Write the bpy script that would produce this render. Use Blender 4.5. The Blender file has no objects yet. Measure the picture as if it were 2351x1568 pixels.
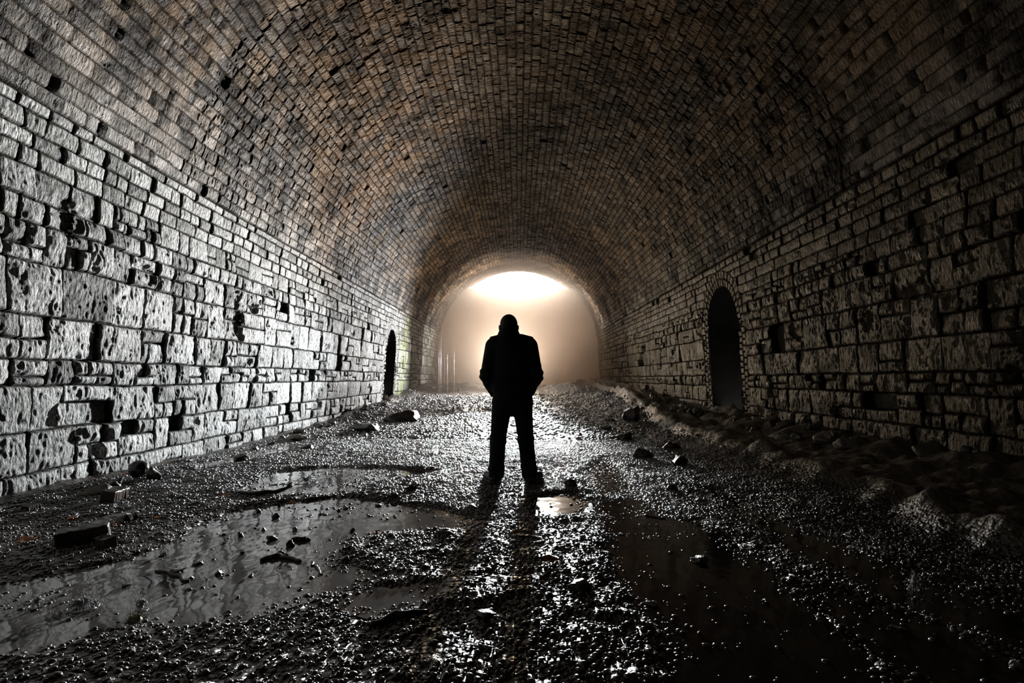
import bpy, bmesh, math, random
import numpy as np
from mathutils import Vector

SC = bpy.context.scene
COL = SC.collection
RNG = np.random.default_rng(7)
random.seed(7)
F, VX, VY, HC = 1300.0, 1190.0, 868.0, 1.15      # focal length (px), axis of the bore in the photo, eye height


# ------------------------------------------------------------------ helpers
def G(px, py, z=0.0):
    """photo pixel of a point lying on the ground -> world point"""
    Y = F * (HC - z) / (py - VY)
    return ((px - VX) / F * Y, Y, z)


def hash2(ix, iy, seed):
    h = (ix.astype(np.int64) * 374761393 + iy.astype(np.int64) * 668265263 + seed * 982451653) & 0xffffffff
    h = ((h ^ (h >> 13)) * 1274126177) & 0xffffffff
    h = (h ^ (h >> 16)) & 0xffffffff
    return h.astype(np.float64) / 4294967295.0


def vnoise(x, y, seed=0):
    x0 = np.floor(x); y0 = np.floor(y)
    fx = x - x0; fy = y - y0
    fx = fx * fx * (3 - 2 * fx); fy = fy * fy * (3 - 2 * fy)
    a = hash2(x0, y0, seed); b = hash2(x0 + 1, y0, seed)
    c = hash2(x0, y0 + 1, seed); d = hash2(x0 + 1, y0 + 1, seed)
    return (a * (1 - fx) + b * fx) * (1 - fy) + (c * (1 - fx) + d * fx) * fy


def fbm(x, y, octv=4, seed=0, gain=0.5):
    s = np.zeros(np.broadcast(x, y).shape); a = 1.0; t = 0.0
    for k in range(octv):
        s += a * (vnoise(x * 2 ** k + 17.3 * k, y * 2 ** k - 9.1 * k, seed + k * 31) - 0.5)
        t += a; a *= gain
    return 2 * s / t


def sstep(e0, e1, x):
    t = np.clip((x - e0) / (e1 - e0), 0, 1)
    return t * t * (3 - 2 * t)


def mesh_np(name, V, Q, mat=None, smooth=True, attrs=None):
    """V (n,3), Q (m,k) -> mesh"""
    me = bpy.data.meshes.new(name)
    V = np.ascontiguousarray(V, dtype=np.float32); Q = np.ascontiguousarray(Q, dtype=np.int32)
    k = Q.shape[1]
    me.vertices.add(len(V)); me.vertices.foreach_set('co', V.ravel())
    me.loops.add(Q.size); me.loops.foreach_set('vertex_index', Q.ravel())
    me.polygons.add(len(Q))
    me.polygons.foreach_set('loop_start', np.arange(0, Q.size, k, dtype=np.int32))
    me.polygons.foreach_set('loop_total', np.full(len(Q), k, dtype=np.int32))
    me.polygons.foreach_set('use_smooth', np.full(len(Q), smooth, dtype=bool))
    me.update(calc_edges=True)
    for an, av in (attrs or {}).items():
        at = me.attributes.new(an, 'FLOAT', 'POINT')
        at.data.foreach_set('value', np.ascontiguousarray(av, dtype=np.float32).ravel())
    if mat: me.materials.append(mat)
    return me


def link(name, me, parent=None, loc=(0, 0, 0), rot=(0, 0, 0)):
    o = bpy.data.objects.new(name, me); COL.objects.link(o)
    o.location = loc; o.rotation_euler = rot
    if parent: o.parent = parent
    return o


def tag(o, label=None, cat=None, group=None, kind=None):
    if label: o['label'] = label
    if cat: o['category'] = cat
    if group: o['group'] = group
    if kind: o['kind'] = kind
    return o


def grid_quads(nr, nc, keep=None):
    i = np.arange(nr - 1)[:, None]; j = np.arange(nc - 1)[None, :]
    a = i * nc + j
    q = np.stack([a, a + 1, a + nc + 1, a + nc], -1).reshape(-1, 4)
    if keep is not None: q = q[keep.reshape(-1)]
    return q


def compact(V, Q, attrs):
    used = np.zeros(len(V), bool); used[Q.ravel()] = True
    idx = np.cumsum(used) - 1
    return V[used], idx[Q], {k: v[used] for k, v in attrs.items()}


# ------------------------------------------------------------------ materials
class NT:
    def __init__(s, name):
        s.m = bpy.data.materials.new(name); s.m.use_nodes = True
        s.t = s.m.node_tree; s.b = s.t.nodes.get('Principled BSDF')
        s.out = s.t.nodes.get('Material Output')
    def n(s, typ, ins=None, **kw):
        nd = s.t.nodes.new(typ)
        for k, v in kw.items(): setattr(nd, k, v)
        for k, v in (ins or {}).items(): s.set(nd, k, v)
        return nd
    def set(s, nd, k, v):
        if hasattr(v, 'is_output') or isinstance(v, bpy.types.NodeSocket): s.t.links.new(v, nd.inputs[k])
        else: nd.inputs[k].default_value = v
    def math(s, op, a, b=0.0, c=0.0, clamp=False):
        nd = s.n('ShaderNodeMath', operation=op, use_clamp=clamp)
        s.set(nd, 0, a); s.set(nd, 1, b); s.set(nd, 2, c)
        return nd.outputs[0]
    def noise(s, vec, scale, detail=3.0, rough=0.55):
        return s.n('ShaderNodeTexNoise', {'Vector': vec, 'Scale': scale, 'Detail': detail, 'Roughness': rough}).outputs['Fac']
    def ramp(s, fac, pts, interp='LINEAR'):
        r = s.n('ShaderNodeValToRGB'); r.color_ramp.interpolation = interp
        e = r.color_ramp.elements
        while len(e) < len(pts): e.new(0.5)
        for el, (p, c) in zip(e, pts): el.position = p; el.color = c if len(c) == 4 else (*c, 1)
        s.t.links.new(fac, r.inputs[0]); return r.outputs[0]
    def mix(s, fac, a, b, mode='MIX'):
        nd = s.n('ShaderNodeMix', data_type='RGBA', blend_type=mode)
        s.set(nd, 0, fac); s.set(nd, 6, a); s.set(nd, 7, b); return nd.outputs[2]
    def geo(s): return s.n('ShaderNodeNewGeometry').outputs['Position']
    def attr(s, nm): return s.n('ShaderNodeAttribute', attribute_name=nm).outputs['Fac']
    def bump(s, h, dist, strength=1.0, normal=None):
        nd = s.n('ShaderNodeBump', {'Height': h, 'Distance': dist, 'Strength': strength})
        if normal is not None: s.t.links.new(normal, nd.inputs['Normal'])
        return nd.outputs[0]
    def scaled(s, vec, sc):
        nd = s.n('ShaderNodeVectorMath', {0: vec, 1: sc}, operation='MULTIPLY'); return nd.outputs[0]


def mat_stone(name, cols, joint, aniso=(1, 1.7, .7), moss=False, soot_shade=False, bumpd=0.012, tex=30.0, rough=0.62, spec=0.14):
    t = NT(name); P = t.geo()
    tone = t.attr('tone'); face = t.attr('face')
    big = t.noise(P, 1.1, 3)
    f = t.math('ADD', t.math('MULTIPLY', tone, 0.6), t.math('MULTIPLY', big, 0.4))
    c = t.ramp(f, [(0.15, cols[0]), (0.5, cols[1]), (0.85, cols[2])])
    gr = t.noise(t.scaled(P, (1, 1.7, .7)), 30.0, 4, 0.75)
    c = t.mix(0.55, c, t.ramp(gr, [(0.40, (.10, .10, .10)), (0.60, (1.8, 1.8, 1.8))]), 'MULTIPLY')
    if soot_shade:
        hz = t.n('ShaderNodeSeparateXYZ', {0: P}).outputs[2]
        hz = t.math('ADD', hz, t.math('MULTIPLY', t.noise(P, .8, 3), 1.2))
        c = t.mix(t.ramp(t.math('DIVIDE', hz, 10.0), [(.40, (1, 1, 1)), (.56, (0, 0, 0))]), c, t.ramp(f, [(0.15, (.07, .068, .062)), (0.5, (.19, .185, .175)), (0.85, (.34, .33, .32))]))  # grey haunch stone, its blend also colouring in the cool key light
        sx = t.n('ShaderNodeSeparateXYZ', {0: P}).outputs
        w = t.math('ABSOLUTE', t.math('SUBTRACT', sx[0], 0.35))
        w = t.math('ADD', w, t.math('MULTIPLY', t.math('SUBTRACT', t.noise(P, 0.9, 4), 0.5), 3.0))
        k = t.ramp(t.math('DIVIDE', w, 3.4), [(0.2, (.12, .12, .13)), (0.95, (1, 1, 1))])  # crown soot, band widened so shade over the right half is coloured in
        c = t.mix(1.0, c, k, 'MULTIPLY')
        pt = t.math('ADD', t.math('MULTIPLY', t.noise(P, 1.1, 5, .65), .93), t.math('MULTIPLY', tone, .07))
        c = t.mix(1.0, c, t.ramp(pt, [(0.42, (.13, .13, .13)), (0.56, (1.1, 1.1, 1.1))]), 'MULTIPLY')
    if moss:
        sx = t.n('ShaderNodeSeparateXYZ', {0: P}).outputs
        st = t.noise(t.scaled(P, (1, 2.2, .35)), 2.0, 3)
        near = t.math('SUBTRACT', 1.0, t.math('DIVIDE', t.math('ABSOLUTE', t.math('SUBTRACT', sx[1], 23.2)), 1.9), clamp=True)
        m = t.math('MULTIPLY', t.ramp(st, [(0.48, (0, 0, 0)), (0.6, (1, 1, 1))]), t.math('MULTIPLY', near, 1.4), clamp=True)
        c = t.mix(m, c, (0.16, 0.19, 0.03, 1))
    c = t.mix(face, joint, c)
    n1 = t.noise(t.scaled(P, aniso), tex, 4, 0.6)
    n2 = t.noise(P, 9.0, 2)
    hgt = t.math('ADD', n1, t.math('MULTIPLY', n2, 0.35))
    t.set(t.b, 'Base Color', c)
    t.set(t.b, 'Roughness', t.ramp(t.noise(P, 5.0, 3), [(0.3, (rough - .16,) * 3), (0.7, (rough + .14,) * 3)]))
    t.set(t.b, 'Specular IOR Level', t.math('MULTIPLY', t.math('MULTIPLY', face, spec), t.ramp(t.noise(P, 2.1, 4), [(.4, (.3, .3, .3)), (.65, (1, 1, 1))])))
    t.set(t.b, 'Normal', t.bump(hgt, bumpd * 4.0))
    return t.m


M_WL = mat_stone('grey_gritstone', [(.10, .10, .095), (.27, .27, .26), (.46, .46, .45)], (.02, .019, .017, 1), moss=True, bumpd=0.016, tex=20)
M_WR = mat_stone('dim_warm_gritstone', [(.036, .030, .021), (.095, .079, .054), (.19, .158, .11)], (.015, .013, .01, 1), bumpd=0.018, tex=20, spec=.32, rough=.5)  # right wall gritstone with its dim warm light put into the colour
M_V = mat_stone('vault_brick', [(.060, .041, .025), (.118, .081, .049), (.20, .141, .088)], (.018, .014, .011, 1), aniso=(.7, 1.9, .7), soot_shade=True, bumpd=0.016, tex=16)


def mat_simple(name, col, rough=.5, spec=.5, bump=None, bscale=30, var=0.3, vs=4.0):
    t = NT(name)
    P = t.n('ShaderNodeTexCoord').outputs['Object']
    k = t.ramp(t.noise(P, vs, 4), [(0.3, (1 - var,) * 3), (0.7, (1 + var,) * 3)])
    t.set(t.b, 'Base Color', t.mix(1.0, (*col, 1), k, 'MULTIPLY'))
    t.set(t.b, 'Roughness', rough); t.set(t.b, 'Specular IOR Level', spec)
    if bump: t.set(t.b, 'Normal', t.bump(t.noise(P, bscale, 4), bump))
    return t.m


def mat_floor():
    t = NT('wet_mud'); P = t.geo()
    w = t.attr('bank')
    c = t.ramp(t.noise(P, 1.7, 4), [(0.3, (.016, .012, .010)), (0.55, (.040, .030, .024)), (0.75, (.075, .06, .048))])
    c = t.mix(w, c, t.ramp(t.noise(P, 5, 4), [(.3, (.07, .062, .048)), (.7, (.16, .145, .115))]))
    t.set(t.b, 'Base Color', c)
    r = t.ramp(t.noise(P, 3.3, 3), [(0.35, (.24,) * 3), (0.7, (.46,) * 3)])
    t.set(t.b, 'Roughness', t.mix(w, r, (.55, .55, .55, 1)))
    vor = t.n('ShaderNodeTexVoronoi', {'Vector': P, 'Scale': 34.0}).outputs['Distance']
    vor2 = t.n('ShaderNodeTexVoronoi', {'Vector': P, 'Scale': 13.0}).outputs['Distance']
    h = t.math('ADD', t.math('MULTIPLY', vor, -0.55), t.math('MULTIPLY', vor2, -0.9))
    h = t.math('ADD', h, t.math('MULTIPLY', t.noise(P, 45, 3), .35))
    h = t.math('MULTIPLY', h, t.math('SUBTRACT', 1.0, t.math('MULTIPLY', w, .65)))
    t.set(t.b, 'Normal', t.bump(h, 0.035))
    return t.m


M_FL = mat_floor()
M_PEB = mat_simple('wet_pebble', (.075, .070, .066), .28, 1.0, var=.5, vs=2)
M_ROCK = mat_simple('dark_wet_rock', (.035, .030, .026), .32, .5, bump=.02, bscale=18)
M_RUB = mat_simple('rubble_stone', (.12, .105, .085), .5, .4, bump=.02, bscale=16)
M_PALE = mat_simple('mossy_stone', (.22, .19, .10), .45, .5, bump=.02, bscale=16)
M_WOOD = mat_simple('sodden_timber', (.035, .024, .016), .3, .5, bump=.01, bscale=12)
M_LEAF = mat_simple('orange_leaf', (.62, .20, .03), .35, .5)
M_LEAFB = mat_simple('brown_leaf', (.22, .09, .03), .3, .5)
M_BALL = mat_simple('ball_rubber', (.012, .009, .008), .18, .6, var=.2)
M_JACKET = mat_simple('jacket_cloth', (.012, .011, .011), .75, .25, bump=.01, bscale=25)
M_TROUS = mat_simple('trouser_cloth', (.016, .014, .014), .8, .2, bump=.01, bscale=25)
M_BOOT = mat_simple('boot_leather', (.012, .011, .010), .45, .4)
M_SKIN = mat_simple('skin', (.30, .19, .14), .55, .4, var=.1)
M_HAIR = mat_simple('hair', (.02, .015, .012), .6, .3, bump=.004, bscale=120)
M_ENDW = mat_simple('end_wall_render', (.46, .36, .28), .8, .2, bump=.02, bscale=6, vs=.6, var=.12)


def mat_water(name, col, rough, ripple=.002, rs=9.0):
    t = NT(name); P = t.geo()
    t.set(t.b, 'Base Color', (*col, 1)); t.set(t.b, 'Roughness', rough)
    t.set(t.b, 'IOR', 1.333); t.set(t.b, 'Specular IOR Level', .5)
    t.set(t.b, 'Normal', t.bump(t.noise(t.scaled(P, (1, .6, 1)), rs, 2), ripple))
    return t.m


M_WG = mat_water('silty_water', (.11, .103, .097), .045, .006, 4)
M_WD = mat_water('peaty_water', (.007, .005, .004), .07, .004, 4)
M_WR2 = mat_water('running_water', (.02, .015, .012), .12, .03, 14)
tw = NT('water_drops'); tw.set(tw.b, 'Base Color', (.6, .6, .6, 1)); tw.set(tw.b, 'Roughness', .4)
tw.set(tw.b, 'IOR', 1.333); tw.set(tw.b, 'Transmission Weight', .5)
M_DROP = tw.m

# ------------------------------------------------------------------ bore of the tunnel
ZS, RA, XB = 2.8, 4.65, 4.85        # springing height, radius of the vault, half width at the floor
S0 = -0.25
SW = 3.78                            # arc length where wall mesh hands over to the vault mesh


def prof(s):
    """s: height along the wall from the floor, then along the arc; returns half-width x, z and inward normal (for +x side)"""
    s = np.asarray(s, float)
    th = np.clip((s - ZS) / RA, 0, None)
    x = np.where(s < ZS, XB - (XB - RA) * np.clip(s, -1, ZS) / ZS, RA * np.cos(th))
    z = np.where(s < ZS, s, ZS + RA * np.sin(th))
    nx = np.where(s < ZS, -1.0, -np.cos(th)); nz = np.where(s < ZS, 0.0, -np.sin(th))
    return x, z, nx, nz


def niche_d(y, z, yc, hw, apex):
    """signed distance outside a round-headed opening; and a parameter along its outline"""
    zc = apex - hw
    dy = np.abs(y - yc)
    d = np.where(z > zc, np.hypot(dy, z - zc) - hw, dy - hw)
    ang = np.where(z > zc, np.arctan2(z - zc, (y - yc)) * hw + 20, z - zc)
    return d, ang


def masonry(S, Y, courses, wr, seed, split, relief, niche=None, mouth=0.025):
    """S,Y grids (2D). Height above wall line, tone and face mask for every grid point."""
    r = np.random.default_rng(seed)
    Sw = S + 0.022 * fbm(Y * 1.3, S * 2.0, 2, seed + 5) + 0.008 * fbm(Y * 9, S * 9, 2, seed + 6)
    Yw = Y + 0.020 * fbm(Y * 6, S * 6, 2, seed + 8)
    ys = Y[:, 0]
    edges = np.asarray(courses)
    H = np.zeros(S.shape); T = np.zeros(S.shape); FC = np.zeros(S.shape)
    ci = np.clip(np.searchsorted(edges, Sw) - 1, 0, len(edges) - 2)
    ylo, yhi = ys.min() - 1, ys.max() + 1
    for c in range(len(edges) - 1):
        m = ci == c
        if not m.any(): continue
        h = edges[c + 1] - edges[c]
        lo, hi = wr(h)
        n = int((yhi - ylo) / ((lo + hi) / 2) * 1.4) + 4
        e = ylo + np.cumsum(r.uniform(lo, hi, n)); n = len(e) - 1
        yy = Yw[m]; ss = Sw[m] - edges[c]
        k = np.clip(np.searchsorted(e, yy) - 1, 0, n - 1)
        y0, y1 = e[k], e[k + 1]
        # some stones are split into two lifts, some of those again
        sp = np.where((r.random(n) < split) & (h > 0.22), r.uniform(.35, .65, n), 0)[k]
        low = (sp > 0) & (ss < sp * h)
        s0 = np.where((sp > 0) & ~low, sp * h, 0.0); s1 = np.where(low, sp * h, h)
        lift = np.where(sp > 0, np.where(low, 1, 2), 0)
        cut = r.uniform(.35, .65, (3, n)); has = r.random((3, n)) < .45
        cc = cut[lift, k]; ym = y0 + (y1 - y0) * cc
        hs = has[lift, k] & (sp > 0)
        right = hs & (yy > ym)
        y0 = np.where(right, ym, y0); y1 = np.where(hs & ~right, ym, y1)
        uid = k * 6 + lift * 2 + right
        R = r.random((6 * n + 6, 6))[uid]
        # corner rounded box distance to the joint
        ex = np.minimum(yy - y0, y1 - yy); es = np.minimum(ss - s0, s1 - ss)
        rad = mouth
        dx = np.clip(rad - ex, 0, None); ds = np.clip(rad - es, 0, None)
        d = rad - np.hypot(dx, ds)                       # 0 at the joint, rad in the body
        q = np.clip(d / rad, 0, 1)
        body = np.sqrt(np.clip(1 - (1 - q) ** 2, 0, 1))
        u = (yy - (y0 + y1) / 2) / np.maximum(y1 - y0, .05); v = (ss - (s0 + s1) / 2) / np.maximum(s1 - s0, .05)
        size = np.minimum(y1 - y0, s1 - s0)
        prot = relief * (0.5 + 1.1 * R[:, 0] ** 2.2)
        prot = np.where(R[:, 5] > (.982 if relief > .03 else .993), -0.11 * min(1, relief / .06), prot)      # missing or rotted stones
        bulge = relief * .45 * (1 - (2 * u) ** 2) * (1 - (2 * v) ** 2)
        tilt = relief * .75 * ((R[:, 1] - .5) * 2 * u + (R[:, 2] - .5) * 1.4 * v)
        H[m] = body * (prot + bulge + tilt) - (1 - body) * .045
        T[m] = R[:, 3]
        FC[m] = sstep(0.25, 0.85, q)
    H += FC * (relief * .40 * fbm(Y * 5, S * 6, 3, seed + 11) + relief * .16 * fbm(Y * 15, S * 9, 2, seed + 12))
    wq = 2.2 * vnoise(Y * 7, S * 7, seed + 13)
    rg = (1 - 2 * np.abs(vnoise(Y * 24 + wq, S * 9 + wq, seed + 14) - .5)) + .5 * vnoise(Y * 42, S * 22 + wq, seed + 15) - 1.0
    rg = np.maximum(rg, -.5 + .4 * rg)
    H += FC * (.013 if relief > .03 else .0145) * rg
    # chipped hollows in the face of some stones
    hol = fbm(Y * 1.7, S * 2.1, 4, seed + 21)
    H -= FC * relief * 1.3 * sstep(.42, .62, hol)
    return H, T, FC


def rows_y(lo, hi, near):
    """row positions along the bore: fine close to the eye, coarser far away"""
    out = [lo]; y = lo
    while y < hi:
        if y < near: st = 0.05
        else: st = max(0.0105, y * y * 9.5e-5)
        y += st; out.append(y)
    return np.array(out)


Y_END = 32.8


def build_side(side, seed, mat, niche, name, relief):
    relief *= .62
    ys = rows_y(-3.0, Y_END + .55, 4.6)
    ss = np.append(np.arange(S0, SW - .004, 0.0125), SW)
    Yg, Sg = np.meshgrid(ys, ss, indexing='ij')
    r = np.random.default_rng(seed)
    edges = [S0]
    while edges[-1] < SW + .1:
        z = edges[-1]
        edges.append(z + (r.uniform(.25, .52) if z < 2.3 else r.uniform(.2, .3) if z < 2.9 else r.uniform(.14, .2)))
    H, T, FC = masonry(Sg, Yg, edges, lambda h: (h * .75, h * 1.75) if h > .2 else (h * 1.2, h * 2.6), seed, .42, relief)
    # courses high on the wall are flatter
    H *= 1 - .45 * sstep(2.4, 3.2, Sg)
    x, z, nx, nz = prof(Sg)
    k_ = sstep(SW, SW - .03, Sg); H = H * k_ - .03 * (1 - k_); FC = FC * k_
    keep = None
    yc, hw, apex = niche
    d, ang = niche_d(Yg, z, yc, hw, apex)
    ring = (d > 0) & (d < .36)
    k = np.floor(d / .18)
    q = np.minimum(np.abs((d / .18) % 1 - .5), 1) * 2
    q = np.minimum(1 - q, 1) * .18
    L = .13; a = (ang + k * .06) / L
    qa = (.5 - np.abs(a % 1 - .5)) * L
    dd = np.clip(np.minimum(q * .5, qa) / .02, 0, 1)
    tn = hash2(np.floor(a), k, seed + 77)
    H = np.where(ring, -.02 + dd * (.045 + .02 * tn) + .01 * fbm(Yg * 20, Sg * 20, 2, 3), H)
    T = np.where(ring, .35 + .5 * tn, T); FC = np.where(ring, dd, FC)
    sgn = -1 if side == 'left' else 1
    V = np.stack([sgn * (x + nx * H), Yg, z + nz * H], -1).reshape(-1, 3)
    # the opening: stop the wall where the niche starts
    inside = d < 0
    keepq = ~(inside[:-1, :-1] & inside[1:, :-1] & inside[:-1, 1:] & inside[1:, 1:])
    # pull the rim vertices on to the outline
    Q = grid_quads(len(ys), len(ss), keepq)
    if side == 'left': Q = Q[:, ::-1]
    A = {'tone': T.ravel(), 'face': FC.ravel()}
    V, Q, A = compact(V, Q, A)
    o = link(name, mesh_np(name, V, Q, mat, attrs=A))
    tag(o, kind='structure')
    # recess behind the opening
    n = 24; pts = []
    zc = apex - hw; zb = -.3
    pts.append((yc - hw, zb))
    for i in range(n + 1):
        a_ = math.pi - math.pi * i / n
        pts.append((yc + hw * math.cos(a_), zc + hw * math.sin(a_)))
    pts.append((yc + hw, zb))
    vs = []
    for dep in (0.0, .3, .65, 1.0):
        for (py, pz) in pts:
            px = float(prof(np.array([pz if pz < ZS else ZS + math.asin(min(1, (pz - ZS) / RA)) * RA]))[0])
            vs.append((sgn * (px - .01 + dep if dep else px - .025), py, pz))
    m_ = len(pts); fs = []
    for l in range(3):
        for i in range(m_ - 1):
            fs.append((l * m_ + i, l * m_ + i + 1, (l + 1) * m_ + i + 1, (l + 1) * m_ + i))
    base = 3 * m_; c_i = len(vs); vs.append((sgn * (XB + 1.0), yc, zc * .5))
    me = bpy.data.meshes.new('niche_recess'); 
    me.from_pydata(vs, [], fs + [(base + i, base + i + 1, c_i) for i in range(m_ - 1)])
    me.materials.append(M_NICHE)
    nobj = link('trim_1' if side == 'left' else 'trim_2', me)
    tag(nobj, kind='structure')
    return o


M_NICHE = mat_simple('dark_recess', (.014, .012, .010), .8, .2, bump=.01, bscale=10)  # plain near-black, for the niche recesses and the closed back end
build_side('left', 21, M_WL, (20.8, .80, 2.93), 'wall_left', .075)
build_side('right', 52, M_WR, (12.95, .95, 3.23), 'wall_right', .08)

# vault
ys = rows_y(-3.0, Y_END + .55, 7.5)
TH0 = SW; TH1 = ZS + math.pi * RA - (SW - ZS)
ss = np.arange(TH0, TH1, 0.0165); ss = np.append(ss, TH1)
Yg, Sg = np.meshgrid(ys, ss, indexing='ij')
r = np.random.default_rng(99); edges = [TH0]
while edges[-1] < TH1 + .2:
    edges.append(edges[-1] + r.uniform(.13, .185))
H, T, FC = masonry(Sg, Yg, edges, lambda h: (.17, .42), 99, 0, .017, mouth=.017)
k_ = sstep(TH0, TH0 + .03, Sg) * sstep(TH1, TH1 - .03, Sg); H = H * k_ - .03 * (1 - k_); FC = FC * k_
th = (Sg - ZS) / RA
V = np.stack([-(RA - H) * np.cos(th), Yg, ZS + (RA - H) * np.sin(th)], -1).reshape(-1, 3)
Q = grid_quads(len(ys), len(ss))
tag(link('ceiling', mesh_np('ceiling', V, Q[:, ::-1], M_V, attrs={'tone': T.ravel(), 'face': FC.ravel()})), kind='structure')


def prism(name, outline, y0, y1, mat, kind='structure'):
    me = bpy.data.meshes.new(name); n = len(outline)
    vs = [(x, y0, z) for x, z in outline] + [(x, y1, z) for x, z in outline]
    fs = [tuple(range(n)), tuple(range(2 * n - 1, n - 1, -1))] + [(i, i + n, (i + 1) % n + n, (i + 1) % n) for i in range(n)]
    me.from_pydata(vs, [], fs); me.materials.append(mat)
    o = link(name, me); o['kind'] = kind; return o


ZT = 6.32
hwT = RA * math.cos(math.asin((ZT - ZS) / RA))
arc = [(-(XB + .1), -.5), (XB + .1, -.5)]
for i in range(25):
    a_ = math.asin((ZT - ZS) / RA) * i / 24
    arc.append(((RA + .12) * math.cos(a_), ZS + RA * math.sin(a_)))
for i in range(24, -1, -1):
    a_ = math.asin((ZT - ZS) / RA) * i / 24
    arc.append((-(RA + .12) * math.cos(a_), ZS + RA * math.sin(a_)))
prism('wall_end', arc, Y_END, Y_END + .5, M_ENDW)
full = [(-(XB + .2), -.5), (XB + .2, -.5)] + [((RA + .2) * math.cos(math.pi * i / 40), ZS + (RA + .2) * math.sin(math.pi * i / 40)) for i in range(41)]
prism('light_block_back', full, -3.4, -3.0, M_NICHE)  # unseen cap added to keep sky light out of the open bore

# ------------------------------------------------------------------ floor
PUD = {   # outlines of the standing water, traced on the ground
 'near_left': [(-60, 1355), (60, 1335), (150, 1318), (280, 1290), (390, 1252), (480, 1200), (560, 1168), (680, 1152), (800, 1142), (1000, 1167), (1085, 1190), (1040, 1212), (880, 1214), (800, 1238), (745, 1290), (800, 1308), (860, 1326), (700, 1370), (580, 1405), (440, 1428), (330, 1425), (230, 1450), (130, 1482), (-60, 1500)],
 'far_left': [(545, 1122), (620, 1085), (760, 1073), (900, 1074), (1000, 1084), (870, 1106), (800, 1130), (650, 1134)],
 'wall_left': [(440, 1066), (560, 1044), (700, 1008), (735, 1008), (650, 1036), (545, 1062), (470, 1076)],
 'small': [(795, 1388), (850, 1352), (960, 1338), (990, 1350), (940, 1382), (850, 1405)],
 'bright': [(1222, 1140), (1300, 1134), (1338, 1150), (1318, 1176), (1240, 1182)],
 'rut': [(1385, 1150), (1450, 1138), (1530, 1180), (1640, 1230), (1740, 1290), (1810, 1352), (1900, 1432), (2010, 1530), (2070, 1640), (1565, 1640), (1535, 1450), (1480, 1400), (1435, 1350), (1408, 1280), (1390, 1200)],
 'rut_mid': [(1835, 1342), (1950, 1372), (2120, 1425), (2300, 1500), (2500, 1560), (2500, 1680), (2180, 1680), (2030, 1500), (1910, 1405)],
 'rut_far': [(1640, 1125), (1760, 1178), (1950, 1262), (2200, 1362), (2480, 1460), (2480, 1520), (2200, 1432), (2000, 1352), (1850, 1272), (1720, 1192)],
 'running': [(1345, 1082), (1392, 1050), (1420, 1075), (1446, 1118), (1440, 1134), (1375, 1134)],
}
PW = {k: np.array([G(*p)[:2] for p in v]) for k, v in PUD.items()}


def poly_sd(x, y, P):
    """signed distance, negative inside"""
    d2 = np.full(x.shape, 1e9); ins = np.zeros(x.shape, bool)
    n = len(P)
    for i in range(n):
        a = P[i]; b = P[(i + 1) % n]; e = b - a
        t = np.clip(((x - a[0]) * e[0] + (y - a[1]) * e[1]) / (e @ e), 0, 1)
        d2 = np.minimum(d2, (x - a[0] - t * e[0]) ** 2 + (y - a[1] - t * e[1]) ** 2)
        c = ((a[1] > y) != (b[1] > y)) & (x < (b[0] - a[0]) * (y - a[1]) / (b[1] - a[1] + 1e-12) + a[0])
        ins ^= c
    return np.where(ins, -np.sqrt(d2), np.sqrt(d2))


def puddle_sd(x, y):
    d = np.full(x.shape, 9.0)
    m = (y < 13)
    if m.any():
        xx, yy = x[m], y[m]; dd = np.full(xx.shape, 9.0)
        for P in PW.values(): dd = np.minimum(dd, poly_sd(xx, yy, P))
        d[m] = dd
    return d


def bank_toe(y):
    return np.interp(y, [0, 6.5, 9, 12, 15, 22, 33], [3.0, 3.15, 3.15, 3.3, 3.55, 3.7, 3.4])


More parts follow.
